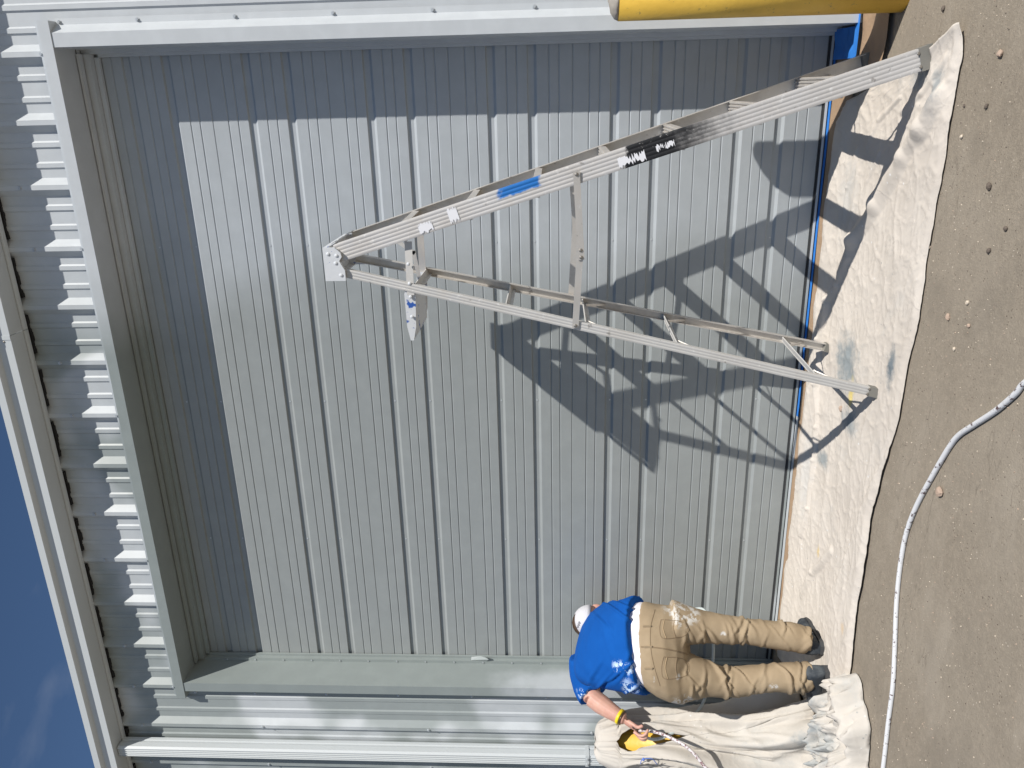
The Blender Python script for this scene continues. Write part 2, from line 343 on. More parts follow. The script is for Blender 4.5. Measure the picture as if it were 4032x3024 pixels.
# ------------------------------------------------------------------ the metal building
BL, BR = -9.0, 5.0
bld = thing('metal_building', (-2, 0, -.1), 'light grey corrugated metal building with recessed overhead door and eave gutter', 'building')
XL, XR, HT, FY, WY = -3.635, .028, 3.65, -.265, -.2      # opening edges, head height, trim face, wall plane
PER, RB = .3078, .047
prof = [(0, 0), (-.033, .032), (-.055, .032), (-.088, 0), (-.130, 0), (-.139, .007), (-.159, .007), (-.168, 0), (-.229, 0), (-.238, .007), (-.257, .007), (-.266, 0)]
k0 = int((BR-RB)/PER)
def wall_sheet(i):
    top = RB+PER*(k0-3*i); pts = []
    for k in range(3): pts += [(top-k*PER+dx, WY-dy) for dx, dy in prof]
    pts.append((top-3*PER, WY))
    out = []
    for a, b in zip(pts, pts[1:]):
        out.append(a)
        for cut in (XR+.095, XL-.095):
            if b[0] < cut < a[0]:
                t = (cut-a[0])/(b[0]-a[0]); out.append((cut, a[1]+(b[1]-a[1])*t))
    out.append(pts[-1]); m = MB()
    for a, b in zip(out, out[1:]):
        mid = (a[0]+b[0])/2; zb = 3.69 if XL-.095 < mid < XR+.095 else -.07
        m.add([(a[0], a[1], zb), (b[0], b[1], zb), (b[0], b[1], 4.16), (a[0], a[1], 4.16)], [(0, 3, 2, 1)])
    o = m.build('wall_sheet', M['wall'], bld); solid(o, .0012, 1); return o, top
sc = MB()                                                     # hex-head screw with washer, axis along -y
for r, a, b in ((.010, 0, -.002), (.0065, -.002, -.0085)):
    sc.extrude([(r*math.cos(k*math.pi/3), a, r*math.sin(k*math.pi/3)) for k in range(6)], (0, b-a, 0))
screw_me = sc.mesh('screw', M['screw'])
small = MB().extrude([(.005*math.cos(k*math.pi/3), 0, .005*math.sin(k*math.pi/3)) for k in range(6)], (0, -.004, 0)).mesh('small_screw', M['screw'])
def screw(parent, x, y, z, me=screw_me): return link('screw', me, parent, (x, y, z))
i = 0
while RB+PER*(k0-3*i) > BL:
    o, top = wall_sheet(i)
    for k in range(3):
        cx = top-k*PER-.044
        if -6 < cx < 2:
            if XL-.1 < cx < XR+.1:
                if k == 1: screw(o, cx, WY-.0335, 3.735)
                if k != 2: screw(o, cx, WY-.0335, 3.99)
            else:
                for zz in (.1, 1.1, 2.13, 3.2, 3.99): screw(o, cx, WY-.0335, zz)
            fo = MB(); px = top-k*PER; n = 9                                      # ragged foam closure under the gutter
            for q in range(n):
                x0 = px-.09-q*.0235; dz = .004+.020*abs(nz((x0*9, 3, 1)))
                fo.box(x0-.0235, x0, WY-.020, WY-.003, 4.131-dz, 4.134)
            fo.build('foam_closure', M['foam'], bld)
    i += 1
# foundation lip, back shell and roof
MB().box(XR+.06, BR, -.19, .1, -.4, -.075).build('foundation', M['concrete'], bld)
MB().box(BL, XL-.06, -.19, .1, -.4, -.075).build('foundation', M['concrete'], bld)
MB().box(XL, XR, .06, .25, -.4, -.04).build('foundation', M['concrete'], bld)
sh = MB(); sh.box(BL, BL+.1, -.15, 9, -.1, 4.2); sh.box(BR-.1, BR, -.15, 9, -.1, 4.2); sh.box(BL+.1, BR-.1, 8.9, 9, -.1, 5.1)
sh.build('side_wall', M['wall'], bld)
MB().extrude([(BL-.1, -.30, 4.235), (BL-.1, 9.2, 5.18), (BL-.1, 9.2, 5.22), (BL-.1, -.30, 4.265)], (BR-BL+.2, 0, 0)).build('roof', M['roof'], bld)
gp = [(-.232, 4.136), (-.366, 4.136), (-.366, 4.212), (-.396, 4.222), (-.396, 4.262), (-.388, 4.264), (-.385, 4.230), (-.358, 4.220), (-.358, 4.145), (-.24, 4.145), (-.24, 4.23), (-.232, 4.23)]
for a, b in ((BL, -4.55), (-4.547, -1.345), (-1.342, 1.86), (1.863, BR)):
    go = MB().extrude([(a, y, z) for y, z in gp], (b-a, 0, 0)).build('gutter', M['gutter'], bld)
    MB().extrude([(a, y, z) for y, z in ((-.234, 4.134), (-.262, 4.134), (-.262, 4.127), (-.250, 4.124), (-.234, 4.124))], (b-a, 0, 0)).build('gutter_flange', M['gutter'], go)
    MB().box(b-.02, b+.0035, -.398, -.366, 4.2205, 4.2235).box(b-.02, b+.003, -.3685, -.3665, 4.136, 4.211).build('gutter_joint', M['gutter'], go)
    q = MB().ball((b-.03, -.3665, 4.175), .006, .004, .006).build('rivet', M['bolt'], go)
# head and jamb trim: face, bevel back to the wall, screwed flange, return into the opening
def jamb(x, s):      # s=+1: wall lies towards +x
    p = [(x, 0), (x, FY), (x+s*.062, FY), (x+s*.100, WY-.012), (x+s*.128, WY-.010), (x+s*.128, WY-.008), (x+s*.098, WY-.009), (x+s*.060, FY+.003), (x+s*.003, FY+.003), (x+s*.003, 0)]
    return MB().extrude([(a, b, -.078) for a, b in p], (0, 0, HT+.078+.0)).build('jamb_trim', M['trim'], bld)
jr = jamb(XR, 1); jl = jamb(XL, -1)
for z in (3.63, 3.252, 2.787, 2.325, 1.863, 1.397, .93, .47, .05): screw(jr, XR+.112, WY-.012, z)
for z in (3.66-.05, 3.224, 2.765, 2.309, 1.846, 1.383, .92, .46, .05): screw(jl, XL-.112, WY-.012, z)
hp = [(0, HT), (FY-.004, HT), (FY-.004, HT+.055), (WY-.036, HT+.075), (WY-.034, HT+.077), (FY-.001, HT+.058), (FY-.001, HT+.003), (0, HT+.003)]
hd = MB().extrude([(XL-.115, y, z) for y, z in hp], (XR-XL+.23, 0, 0)).build('head_trim', M['trim'], bld)
MB().box(XL-.115, XR+.115, WY-.0365, WY-.035, HT+.07, HT+.085).build('head_flange', M['wall'], hd)
MB().box(XL, XR, -.09, -.088, HT-.0035, HT).build('soffit_seam', M['rubber'], hd)
# overhead door: six ribbed sections with stop mouldings
door = MB().box(XL+.01, XR-.01, .05, .056, -.03, HT).build('overhead_door', M['rubber'], bld)
DH = .61
def door_section(k):
    z0, z1 = k*DH+.0015, (k+1)*DH-.0015; P = [(0.004, z0-.0005), (0, z0+.003)]; tops = []
    for fr in sorted([.125, .208, .458, .54, .80, .88, .30, .632], reverse=True):
        z = k*DH+DH*(1-fr)
        if fr in (.30, .632):
            P += [(0, z-.050), (.0125, z-.036), (.0125, z-.005), (0, z)]; tops.append(z-.028)
        else: P += [(0, z-.011), (.0042, z-.0055), (.004, z-.0025), (0, z)]
    P += [(0, z1-.003), (.004, z1+.0005)]; m = MB()
    vs = []; nx = 2
    for x in (XL+.012, XR-.012): vs += [(x, y, z) for y, z in P]
    n = len(P); m.add(vs, [(i, n+i, n+i+1, i+1) for i in range(n-1)])
    o = m.build('door_section', M['door'], door); solid(o, .002, 1)
    return tops
allt = []
for k in range(6): allt += door_section(k)
for z in allt:
    for x in (-.961, -1.858, -2.76): screw(door, x, .0123, z, small)
MB().box(-.229, -.102, -.0035, -.0005, .537, .575).build('latch_plate', M['door'], door)
sm = MB(); sm.box(XL, XL+.020, -.046, -.004, -.04, HT-.004); sm.box(XL+.020, XL+.034, -.020, -.006, -.04, HT-.07)
sl_ = sm.build('stop_moulding', M['trim'], bld)
z = 3.45
while z > .1: screw(sl_, XL+.010, -.047, z, small); z -= .185
sm = MB(); sm.box(XR-.020, XR, -.046, -.004, -.04, HT-.004); sm.box(XR-.034, XR-.020, -.020, -.006, -.04, HT-.07); sm.build('stop_moulding', M['trim'], bld)
sm = MB(); sm.box(XL+.021, XR-.021, -.060, -.020, HT-.05, HT-.004); sm.box(XL+.035, XR-.035, -.026, -.006, HT-.075, HT-.052); sm.box(XL+.021, XR-.021, -.10, -.07, HT-.018, HT-.005)
sm.build('stop_moulding', M['trim'], bld)
bt = MB(); bt.add([(XL+.034, -.024, 1.86), (XL+.046, -.030, 1.80), (XL+.058, -.055, 1.765), (XL+.045, -.060, 1.745), (XL+.022, -.048, 1.76), (XL+.022, -.040, 1.86)], [(0, 1, 2, 3, 4, 5)])
solid(bt.build('bent_seal', M['wall'], sl_), .003)
MB().box(XL+.035, XR-.035, -.004, .03, -.004, .0).box(XL+.035, XR-.035, -.012, .02, -.032, -.005).build('bottom_seal', M['rubber'], door)
MB().box(XL+.035, XR-.035, -.0165, -.0125, -.020, -.009).build('seal_rail', M['wall'], door)
# downspout
dx0, dx1, dy0, dy1 = -4.168, -4.092, -.332, -.242
P = [(dx1, dy1), (dx1, dy1-.02), (dx1-.003, dy1-.026), (dx1-.003, dy1-.034), (dx1, dy1-.04), (dx1, dy0+.012), (dx1-.010, dy0)]
for q in range(4): xq = dx1-.016-q*.0145; P += [(xq, dy0), (xq-.003, dy0+.007), (xq-.008, dy0+.007), (xq-.011, dy0)]
P += [(dx0+.008, dy0), (dx0, dy0+.01), (dx0, dy1)]
ds = MB().extrude([(a, b, -.06) for a, b in P], (0, 0, 4.19)).build('downspout', M['gutter'], bld)
for zz in (1.13,):
    st = MB().box(dx0-.002, dx1+.002, dy0-.003, dy0-.001, zz-.012, zz+.012).box(dx1+.001, dx1+.003, dy0, dy1, zz-.012, zz+.012).build('strap', M['gutter'], ds)
    for xx in (dx0+.015, dx1-.018): screw(ds, xx, dy0-.003, zz)

# ------------------------------------------------------------------ bollards
def bollard(cx, cy, label):
    b = thing('bollard', (cx, cy, -.1), label, 'bollard', 'yellow bollards guarding the door corners')
    R = .084; m = MB(); n = 40; rr = [ring((cx, cy, -.14), (R, 0, 0), (0, R, 0), n), ring((cx, cy, 1.045), (R, 0, 0), (0, R, 0), n)]
    m.loft(rr); m.build('pipe', M['yellow'], b, True)
    c = MB(); c.loft([ring((cx, cy, 1.046+h), (r, 0, 0), (0, r, 0), n) for h, r in ((0, .081), (.012, .076), (.028, .055), (.038, .02))])
    me = c.mesh('t', None)
    for v in me.vertices: v.co += Vector((0, 0, .006*nz(v.co, 60)))
    finish(me, 'concrete_fill', M['concrete'], b)
    return b
bollard(.123, -.56, 'bare yellow bollard standing beside the right door jamb')
bollard(-3.72, -.60, 'yellow bollard mostly hidden under the draped canvas at left')

# ------------------------------------------------------------------ masking paper and tape on the sill
def strip(name, mat, x0, x1, ya, yb, h, nx, ny, amp, label, cat, wav=0.0, fs=4):
    m = MB(); vs = []
    for j in range(ny+1):
        for i in range(nx+1):
            x = x0+(x1-x0)*i/nx; y = ya+(yb-ya)*j/ny+(wav*nz((x*3, j, 5)) if j in (0, ny) else 0)
            vs.append((x, y, gz(y)+h+amp*(.5+.5*nz((x*fs, y*fs*1.5, h*90)))))
    m.add(vs, [(j*(nx+1)+i, j*(nx+1)+i+1, (j+1)*(nx+1)+i+1, (j+1)*(nx+1)+i) for j in range(ny) for i in range(nx)])
    o = m.build(name, mat, None, True); tag(o, label, cat); return o
strip('masking_paper', M['paper'], -3.5, -.01, -.22, -.035, .004, 160, 8, .008, 'brown masking paper strip along the foot of the overhead door', 'paper', .008)
strip('masking_paper', M['paper'], -.15, .34, -.50, -.24, .012, 40, 20, .030, 'brown masking paper sheet on the ground beside the bare bollard', 'paper', .02, 7)
strip('masking_tape', M['tape'], -1.95, -.10, -.034, -.014, .010, 80, 2, .003, 'long blue masking tape line along the door sill', 'tape', .002)
strip('masking_tape', M['tape_old'], -3.5, -1.95, -.040, -.014, .010, 80, 2, .003, 'masking tape on the door sill oversprayed grey, near the painter', 'tape', .002)
strip('masking_tape', M['tape'], -.13, .10, -.285, -.245, .046, 20, 3, .006, 'blue masking tape strip across the paper beside the bare bollard', 'tape', .004)
strip('masking_tape', M['tape'], -.115, .018, -.235, -.03, .014, 16, 16, .022, 'crumpled blue masking tape patch in the corner behind the ladder', 'tape', .004, 18)

# ------------------------------------------------------------------ drop cloths
FR = [(-.052, -1.145), (-.166, -1.155), (-.271, -1.145), (-.41, -1.141), (-.587, -1.141), (-.862, -1.121), (-1.093, -1.14), (-1.293, -1.103), (-1.515, -1.098), (-1.629, -1.072), (-1.824, -1.025), (-2.028, -.983), (-2.238, -.989), (-2.336, -.988), (-2.572, -.975), (-2.818, -.997), (-2.95, -1.0), (-3.25, -.99), (-3.5, -.95)]
BK = [(-.05, -.52), (-.12, -.36), (-.20, -.16), (-.347, -.095), (-.524, -.08), (-.777, -.07), (-1.039, -.078), (-1.438, -.078), (-1.775, -.075), (-2.142, -.07), (-2.541, -.07), (-2.853, -.062), (-3.163, -.062), (-3.5, -.08)]
def interp(L, x):
    if x >= L[0][0]: return L[0][1]
    for a, b in zip(L, L[1:]):
        if b[0] <= x <= a[0]: return a[1]+(b[1]-a[1])*(x-a[0])/(b[0]-a[0])
    return L[-1][1]
def dseg(p, a, b):
    ax, ay = a; bx, by = b; vx, vy = bx-ax, by-ay; t = max(0, min(1, ((p[0]-ax)*vx+(p[1]-ay)*vy)/(vx*vx+vy*vy)))
    return math.hypot(p[0]-ax-vx*t, p[1]-ay-vy*t), t
FOLDS = []
def chain(P, h, w):
    for a, b_ in zip(P, P[1:]): FOLDS.append((a, b_, h, w))
chain([(-.28, -1.054), (-.377, -.946), (-.497, -.814), (-.71, -.6), (-.902, -.426), (-1.08, -.337)], .032, .046)
chain([(-1.0, -.403), (-1.143, -.31), (-1.246, -.206), (-1.383, -.158)], .022, .024)
chain([(-1.27, -.214), (-1.45, -.181), (-1.685, -.205), (-1.907, -.252), (-2.101, -.26), (-2.403, -.272), (-2.59, -.216)], .024, .016)
chain([(-2.461, -.597), (-2.706, -.406), (-2.929, -.295)], .022, .030)
chain([(-.497, -.343), (-.684, -.296), (-.844, -.281)], .016, .018); chain([(-.498, -.566), (-.627, -.492), (-.731, -.423)], .014, .016)
chain([(-.13, -1.05), (-.24, -.9), (-.3, -.75)], .014, .03); chain([(-.22, -.7), (-.33, -.52), (-.5, -.43)], .014, .02)
HEM = [(-1.60, -1.06), (-1.635, -1.049), (-1.739, -1.029), (-1.902, -.948), (-2.063, -.888), (-2.242, -.829), (-2.442, -.769), (-2.80, -.61), (-3.2, -.5)]
def clothz(x, y):
    h = .008+.010*(.5+.5*nz((x*2.2, y*3.5, 2)))+.0045*max(0, ridge((x*2.2+y*3, y*6-x*1.2, 7)))**3
    h += .0030*max(0, ridge((x*7+y*4, y*9-x*3, 3)))**7+.0028*max(0, ridge((x*5-y*8, y*6+x*4, 13)))**8+.0020*max(0, ridge((x*17, y*15+x*9, 8)))**6+.0008*nz((x*30, y*34, 5))
    if -3.0 < x < -1.60:
        h += .011*sst(-.004, .004, interp(HEM, x)-y)*sst(-1.60, -1.72, x)*sst(-3.0, -2.75, x)
    for a, b, hh, w in FOLDS:
        d, t = dseg((x+.02*nz((x*6, y*6, 4)), y+.02*nz((x*6, y*6, 9))), a, b); h = max(h, h*.6+hh*math.exp(-(d/w)**2)*(1+.35*nz((x*5, y*5, 1))))
    return gz(y)+h
ENDX = [(-1.2, 0), (-1.13, 0), (-1.0, .05), (-.93, .08), (-.7, .125), (-.5, .155), (-.3, .175), (0, .19)]      # the right-hand end runs askew
def interp2(y):
    for a, b in zip(ENDX, ENDX[1:]):
        if a[0] <= y <= b[0]: return a[1]+(b[1]-a[1])*(y-a[0])/(b[0]-a[0])
    return 0 if y < -1 else .19
nx, ny = 520, 160; vs = []
for i in range(nx+1):
    x = -.045-3.45*i/nx; yf, yb = interp(FR, x), interp(BK, x)
    yf += .012*nz((x*7, 0, 2))+.004*nz((x*23, 0, 2)); yb += .012*nz((x*8, 4, 2))
    for j in range(ny+1):
        y = yf+(yb-yf)*j/ny; z = clothz(x, y)
        z = gz(y)+(z-gz(y))*(.45+.55*sst(0, 7, min(j, ny-j)))
        xe = x-interp2(y)*max(0, 1-i/90)**2
        vs.append((xe, y, z+(.02*max(0, 1-i/14)**2 if y < -.95 else 0)))
m = MB(); m.add(vs, [(i*(ny+1)+j, i*(ny+1)+j+1, (i+1)*(ny+1)+j+1, (i+1)*(ny+1)+j) for i in range(nx) for j in range(ny)])
dc = m.build('drop_cloth', M['canvas'], None, True); solid(dc, .002, 1)
tag(dc, 'long paint-stained canvas drop cloth laid along the door under the ladder', 'drop cloth', 'canvas drop cloths')

# canvas draped over the left bollard
BX, BY = -3.72, -.60; nt, nv = 240, 100; vs = []
def drape(th, v):
    th0 = th; th = th+.30*nz((math.cos(th)*1.5, math.sin(th)*1.5, v*2.5))+.5*nz((v*2, 4, 1))*v
    z = 1.062-1.13*v
    if v < .06: r = .015+.10*(v/.06)**.5; z = 1.098-.03*(v/.06)**2
    else:
        r = .115+.055*v+.10*sst(.6, 1, v)
        A = .012+.060*v+.03*sst(.75, 1, v)
        ph = 2.2*nz((v*1.6, 1, 3))
        r += A*(.9-1.5*abs(math.sin(2.5*th+.5*ph+.6))+.5*math.sin(9*th-1.5*ph+2*v)+.35*math.sin(14*th+3*v+ph))+.022*max(0, ridge((math.cos(th)*4, math.sin(th)*4, v*2.2+2)))**2+.010*ridge((math.cos(th)*7+v, math.sin(th)*7, v*5))
        r = max(r, .095)
    cx = BX+.02*v; cy = BY
    th = th0; r += v*(.03*nz((math.cos(th)*2+3, math.sin(th)*2, v*3))+.018*max(0, ridge((math.cos(th)*3+v*4, math.sin(th)*3, v*4)))**3)
    return (cx+r*math.cos(th), cy+r*math.sin(th), z+.012*nz((math.cos(th)*2, math.sin(th)*2, v*5)))
fs = []
for j in range(nv+1):
    v = .004+j/nv*.996; z = 1.062-1.13*v
    lens = .40*math.sqrt(max(0, 1-((z-.905)/.075)**2)) if z > .905 else .40*max(0, 1-(.905-z)/.30)**.9
    lens *= 1+.15*nz((z*14, 2, 2)); g0 = math.radians(-40)-.5*(z-.9)
    for k in range(nt+1): vs.append(drape(g0+lens+(2*math.pi-2*lens)*k/nt, v))
for j in range(nv):
    for k in range(nt): a = j*(nt+1)+k; fs.append((a, a+nt+1, a+nt+2, a+1))
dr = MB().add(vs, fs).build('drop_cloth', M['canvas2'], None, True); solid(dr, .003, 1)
tag(dr, 'canvas drop cloth draped over the left bollard with a yellow gap near its top', 'drop cloth', 'canvas drop cloths')
# crumpled heap at its foot
HX, HY = -3.45, -1.105; nt, nv = 190, 80; vs = []
def heap(th, v):
    c, s = math.cos(th), math.sin(th)
    R = 1/math.sqrt((c/.62)**2+(s/.255)**2)*(1+.12*nz((c*2, s*2, 5))+.09*nz((c*5, s*5, 5))+.04*nz((c*14, s*14, 5)))
    x, y = HX+R*v*c, HY+R*v*s; e = sst(0, .07, 1-v)
    h = .005+e*(.022+.045*(1-v)+.025*nz((x*3, y*3, 1)))
    q = Vector((x+.05*nz((x*5, y*5, 2)), y+.05*nz((x*5, y*5, 8)), 0))
    q += V((nz((x*11, y*11, 4)), nz((x*11, y*11, 6)), 0))*.025
    def rg(fx, fy, k): return max(0, 1-1.6*abs(noise.noise(V((q.x*fx+q.y*fy*.4, q.y*fy-q.x*fx*.35, k)))))
    h += e**.5*(.075*rg(5.5, 7, 3)**3+.060*rg(9, 11, 6)**3+.035*rg(17, 20, 2)**2-.03)
    return (x, y, gz(y)+max(.006, h))
vs.append(heap(0, 0)); fs = []
for j in range(1, nv+1):
    for k in range(nt): vs.append(heap(2*math.pi*k/nt, j/nv))
for k in range(nt): fs.append((0, 1+k, 1+(k+1) % nt))
for j in range(nv-1):
    for k in range(nt): a = 1+j*nt; fs.append((a+k, a+nt+k, a+nt+(k+1) % nt, a+(k+1) % nt))
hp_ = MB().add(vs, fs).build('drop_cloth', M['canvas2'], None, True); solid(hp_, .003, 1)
tag(hp_, 'crumpled grey-stained canvas heap on the ground at the painter\'s heels', 'drop cloth', 'canvas drop cloths')
# loose blue string caught on the drape
sp = thing('string', (-3.66, -.76, .8), 'thin frayed blue string caught on the draped canvas', 'string')
def sfix(px, z): return (px, -.60-.165-.10*(px+3.72), z)
MB().tube(smoothpath([sfix(-3.70, .86), sfix(-3.665, .85), sfix(-3.66, .80), sfix(-3.70, .77)], 5), .0022, 5).build('strand', M['string'], sp)
MB().tube(smoothpath([sfix(-3.72, .87), sfix(-3.70, .82), sfix(-3.72, .77), sfix(-3.69, .74)], 5), .0018, 5).build('strand', M['twine'], sp)
kb = MB().ball(sfix(-3.665, .845), .010, .008, .007).build('knot', M['string'], sp)

# ------------------------------------------------------------------ stepladder
lad = thing('step_ladder', (-.82, -.59, -.085), 'worn aluminium stepladder standing open on the drop cloth before the door', 'ladder')
def unit(v): return Vector(v).normalized()
def channel(name, p0, p1, depth, flange, side, grooves, mat, parent):
    """C-channel rail p0->p1; web faces side*y, flanges point the other way"""
    p0, p1 = Vector(p0), Vector(p1); t = (p1-p0).normalized(); d = Vector((t.z, 0, -t.x)).normalized(); o = t.cross(d).normalized()
    if o.y*side < 0: o = -o
    pr = []; n = grooves; h = depth/2; tk = .0032
    pr.append((-h, -flange)); pr.append((-h, 0))
    for g in range(n):
        pr += [(-h+depth*(g+q)/n, .0013*math.sin(math.pi*q)) for q in (.04, .2, .4, .6, .8, .96)]
    pr += [(h, 0), (h, -flange), (h-tk, -flange), (h-tk, -tk), (-h+tk, -tk), (-h+tk, -flange)]
    m = MB(); m.extrude([p0+d*a+o*b for a, b in pr], p1-p0)
    return m.build(name, mat, parent), t, d, o
ft = {}
rails = {}
for key, p0, p1, dep, fl, side, gr, mt in (
        ('fn', (-.150, -.935, -.060), (-.868, -.785, 2.262), .080, .030, -1, 5, M['alu_rail']), ('ff', (-.143, -.335, -.060), (-.862, -.445, 2.262), .080, .030, 1, 5, M['alu']),
        ('rn', (-1.488, -.880, -.060), (-.946, -.785, 2.262), .038, .026, -1, 3, M['alu_paint']), ('rf', (-1.474, -.255, -.060), (-.946, -.445, 2.262), .038, .026, 1, 3, M['alu'])):
    r, t, d, o = channel('front_rail' if key[0] == 'f' else 'rear_rail', p0, p1, dep, fl, side, gr, mt, lad)
    rails[key] = (Vector(p0), Vector(p1), t, d, o, r)
    c = Vector(p0); f = MB(); hw = dep/2+.002
    f.obox(c-t*.004-o*.012, d*hw, o*.0175, t*.020); f.obox(c-t*.027-o*.012, d*(hw+.002), o*.021, t*.005)
    fo = f.build('foot', M['foot_rubber'], r)
    for s in (-.5, .5): MB().ball(c+t*.02+d*s*dep*.6+o*.007, .006, .003, .006, 8, 6).build('rivet', M['bolt'], r)
def on(key, z):
    p0, p1 = rails[key][:2]; return p0+(p1-p0)*((z-p0.z)/(p1.z-p0.z))
for z in (.235, .526, .815, 1.105, 1.393, 1.680, 1.968):      # seven ribbed treads
    a, b = on('fn', z), on('ff', z); a = a+Vector((0, .004, 0)); b = b-Vector((0, .004, 0)); w = .040; n = 6
    P = [(-w, 0), (-w, .002)]
    for g in range(n): u = -w+2*w*(g+.2)/n; P += [(u, .0), (u+.001, .006), (u+.007, .006), (u+.008, .0)]
    P += [(w, .002), (w, -.026), (w-.003, -.026), (w-.003, -.001), (-w+.003, -.001), (-w+.003, -.022), (-w, -.022)]
    m = MB(); m.extrude([a+Vector((u, 0, h)) for u, h in P], b-a); st = m.build('step', M['alu'], lad)
    for kk, sgn in (('fn', 1), ('ff', -1)):                    # angle brackets under the tread ends
        c = on(kk, z-.03); MB().obox(c+Vector((0, sgn*.005, 0)), (.028, 0, 0), (0, .0015, 0), (0, 0, .022)).build('bracket', M['alu'], st)
for z, curved in ((.17, 1), (.775, 1), (1.175, 1), (1.525, 0), (1.925, 0)):          # rear cross bars with knee braces
    a, b = on('rn', z)+Vector((0, .003, 0)), on('rf', z)-Vector((0, .003, 0)); m = MB()
    m.obox((a+b)/2, (b-a)/2, (.014, 0, .004), (-.001, 0, .0025)); m.obox((a+b)/2+Vector((-.013, 0, -.010)), (b-a)/2, (.0015, 0, 0), (0, 0, .012))
    br = m.build('rear_brace', M['alu_paint'], lad)
    if curved:
        for kk, s in (('rn', 1), ('rf', -1)):
            q = on(kk, z-.11); e = (a+b)/2-(b-a)*.5*s*.62
            MB().tube(smoothpath([q+Vector((0, s*.006, 0)), q*.45+e*.55+Vector((0, 0, -.012)), e+Vector((0, 0, -.012))], 4), .006, 6, .4).build('knee_brace', M['alu'], br)
# knee braces under the lowest step
for kk, s in (('fn', 1), ('ff', -1)):
    a = on(kk, .09)+Vector((0, s*.008, 0)); b = (on('fn', .225)+on('ff', .225))/2-Vector((0, s*.13, 0)); MB().tube([a, b], .007, 6, .4).build('knee_brace', M['alu'], lad)
# top cap
cb = MB(); x0, x1 = -.983, -.838
cb.box(x0, x1, -.806, -.424, 2.300, 2.314); cb.add([], [])
sp_ = [(x1, 2.300), (x1, 2.262), (x1-.010, 2.250), (x1-.022, 2.238), (x1-.040, 2.234), (x1-.058, 2.246), (x1-.072, 2.240), (x1-.100, 2.225), (x0, 2.225), (x0, 2.300)]
for y0, y1 in ((-.806, -.793), (-.437, -.424)): cb.extrude([(a, y0, b) for a, b in sp_], (0, y1-y0, 0))
cb.add([(x1, -.793, 2.300), (x1+.022, -.785, 2.262), (x1+.022, -.445, 2.262), (x1, -.437, 2.300), (x1-.004, -.793, 2.300), (x1+.018, -.785, 2.260), (x1+.018, -.445, 2.260), (x1-.004, -.437, 2.300)],
       [(0, 1, 2, 3), (4, 7, 6, 5), (1, 5, 6, 2), (0, 4, 5, 1), (3, 2, 6, 7)])
cb.box(x0, x0+.004, -.793, -.437, 2.27, 2.300)
cap = cb.build('top_cap', M['cap_paint'], lad)
for (a, b) in ((-.865, 2.292), (-.905, 2.262), (-.872, 2.256), (-.958, 2.243)): MB().ball((a, -.807, b), .008, .004, .008, 8, 6).build('rivet', M['cap_paint'], cap)
for yy in (-.73, -.61, -.50): MB().obox((x1+.0125, yy, 2.281), (.0008, 0, -.0002), (0, .022, 0), (-.004, 0, .007)).build('slot', M['rubber'], cap)
# spreaders
def bar(p, q, w, th, name, mat, parent, curve=0.0):
    p, q = Vector(p), Vector(q); t = (q-p).normalized(); n = Vector((0, 1, 0)); u = t.cross(n).normalized()
    return MB().obox((p+q)/2, (q-p)/2+t*w*.8, u*w, n*th).build(name, mat, parent)
for kf, kr, s, dz in (('fn', 'rn', -1, 0), ('ff', 'rf', 1, .01)):
    a, b = on(kf, 1.222+dz)+Vector((0, s*.008, 0)), on(kr, 1.224+dz)+Vector((0, s*.008, 0)); mid = a+(b-a)*.53+Vector((0, s*.004, -.022))
    sA = bar(a, mid, .014, .0016, 'spreader', M['alu'], lad); bar(mid+Vector((.05, -s*.004, .003)), b-Vector((0, s*.001, 0)), .014, .0016, 'spreader_arm', M['alu'], sA)
    for c in (a, b, mid, mid+Vector((.03, 0, .002))): MB().ball(c+Vector((0, s*.003, 0)), .008, .005, .008, 8, 6).build('bolt', M['bolt'], sA)
# folding pail shelf
ps = MB(); sy0, sy1 = -.79, -.45
for yy in (sy0, sy1):
    ps.extrude([(-1.02, yy, 1.966), (-1.05, yy, 1.975), (-1.20, yy, 1.972), (-1.262, yy, 1.960), (-1.262, yy, 1.946), (-1.20, yy, 1.932), (-1.05, yy, 1.925), (-1.02, yy, 1.93)], (0, .006 if yy == sy0 else -.006, 0))
ps.box(-1.244, -1.03, sy0+.006, sy1-.006, 1.935, 1.941); ps.box(-1.258, -1.245, sy0+.006, sy1-.006, 1.943, 1.962)
shelf = ps.build('pail_shelf', M['shelf_blue'], lad)
bar((-.835, -.772, 1.945), (-1.04, -.795, 1.945), .016, .0018, 'shelf_arm', M['alu_paint'], shelf); bar((-.835, -.455, 1.945), (-1.04, -.445, 1.945), .016, .0018, 'shelf_arm', M['alu'], shelf)
bar((-.845, -.60, 2.03), (-.90, -.60, 1.955), .009, .0018, 'shelf_arm', M['alu_paint'], shelf); bar((-.90, -.60, 1.955), (-1.03, -.60, 1.935), .009, .0018, 'shelf_arm', M['alu'], shelf)
for x in (-.915, -1.0, -1.06, -1.15): MB().ball((x, -.799, 1.946), .008, .005, .008, 8, 6).build('rivet', M['cap_paint'], shelf)
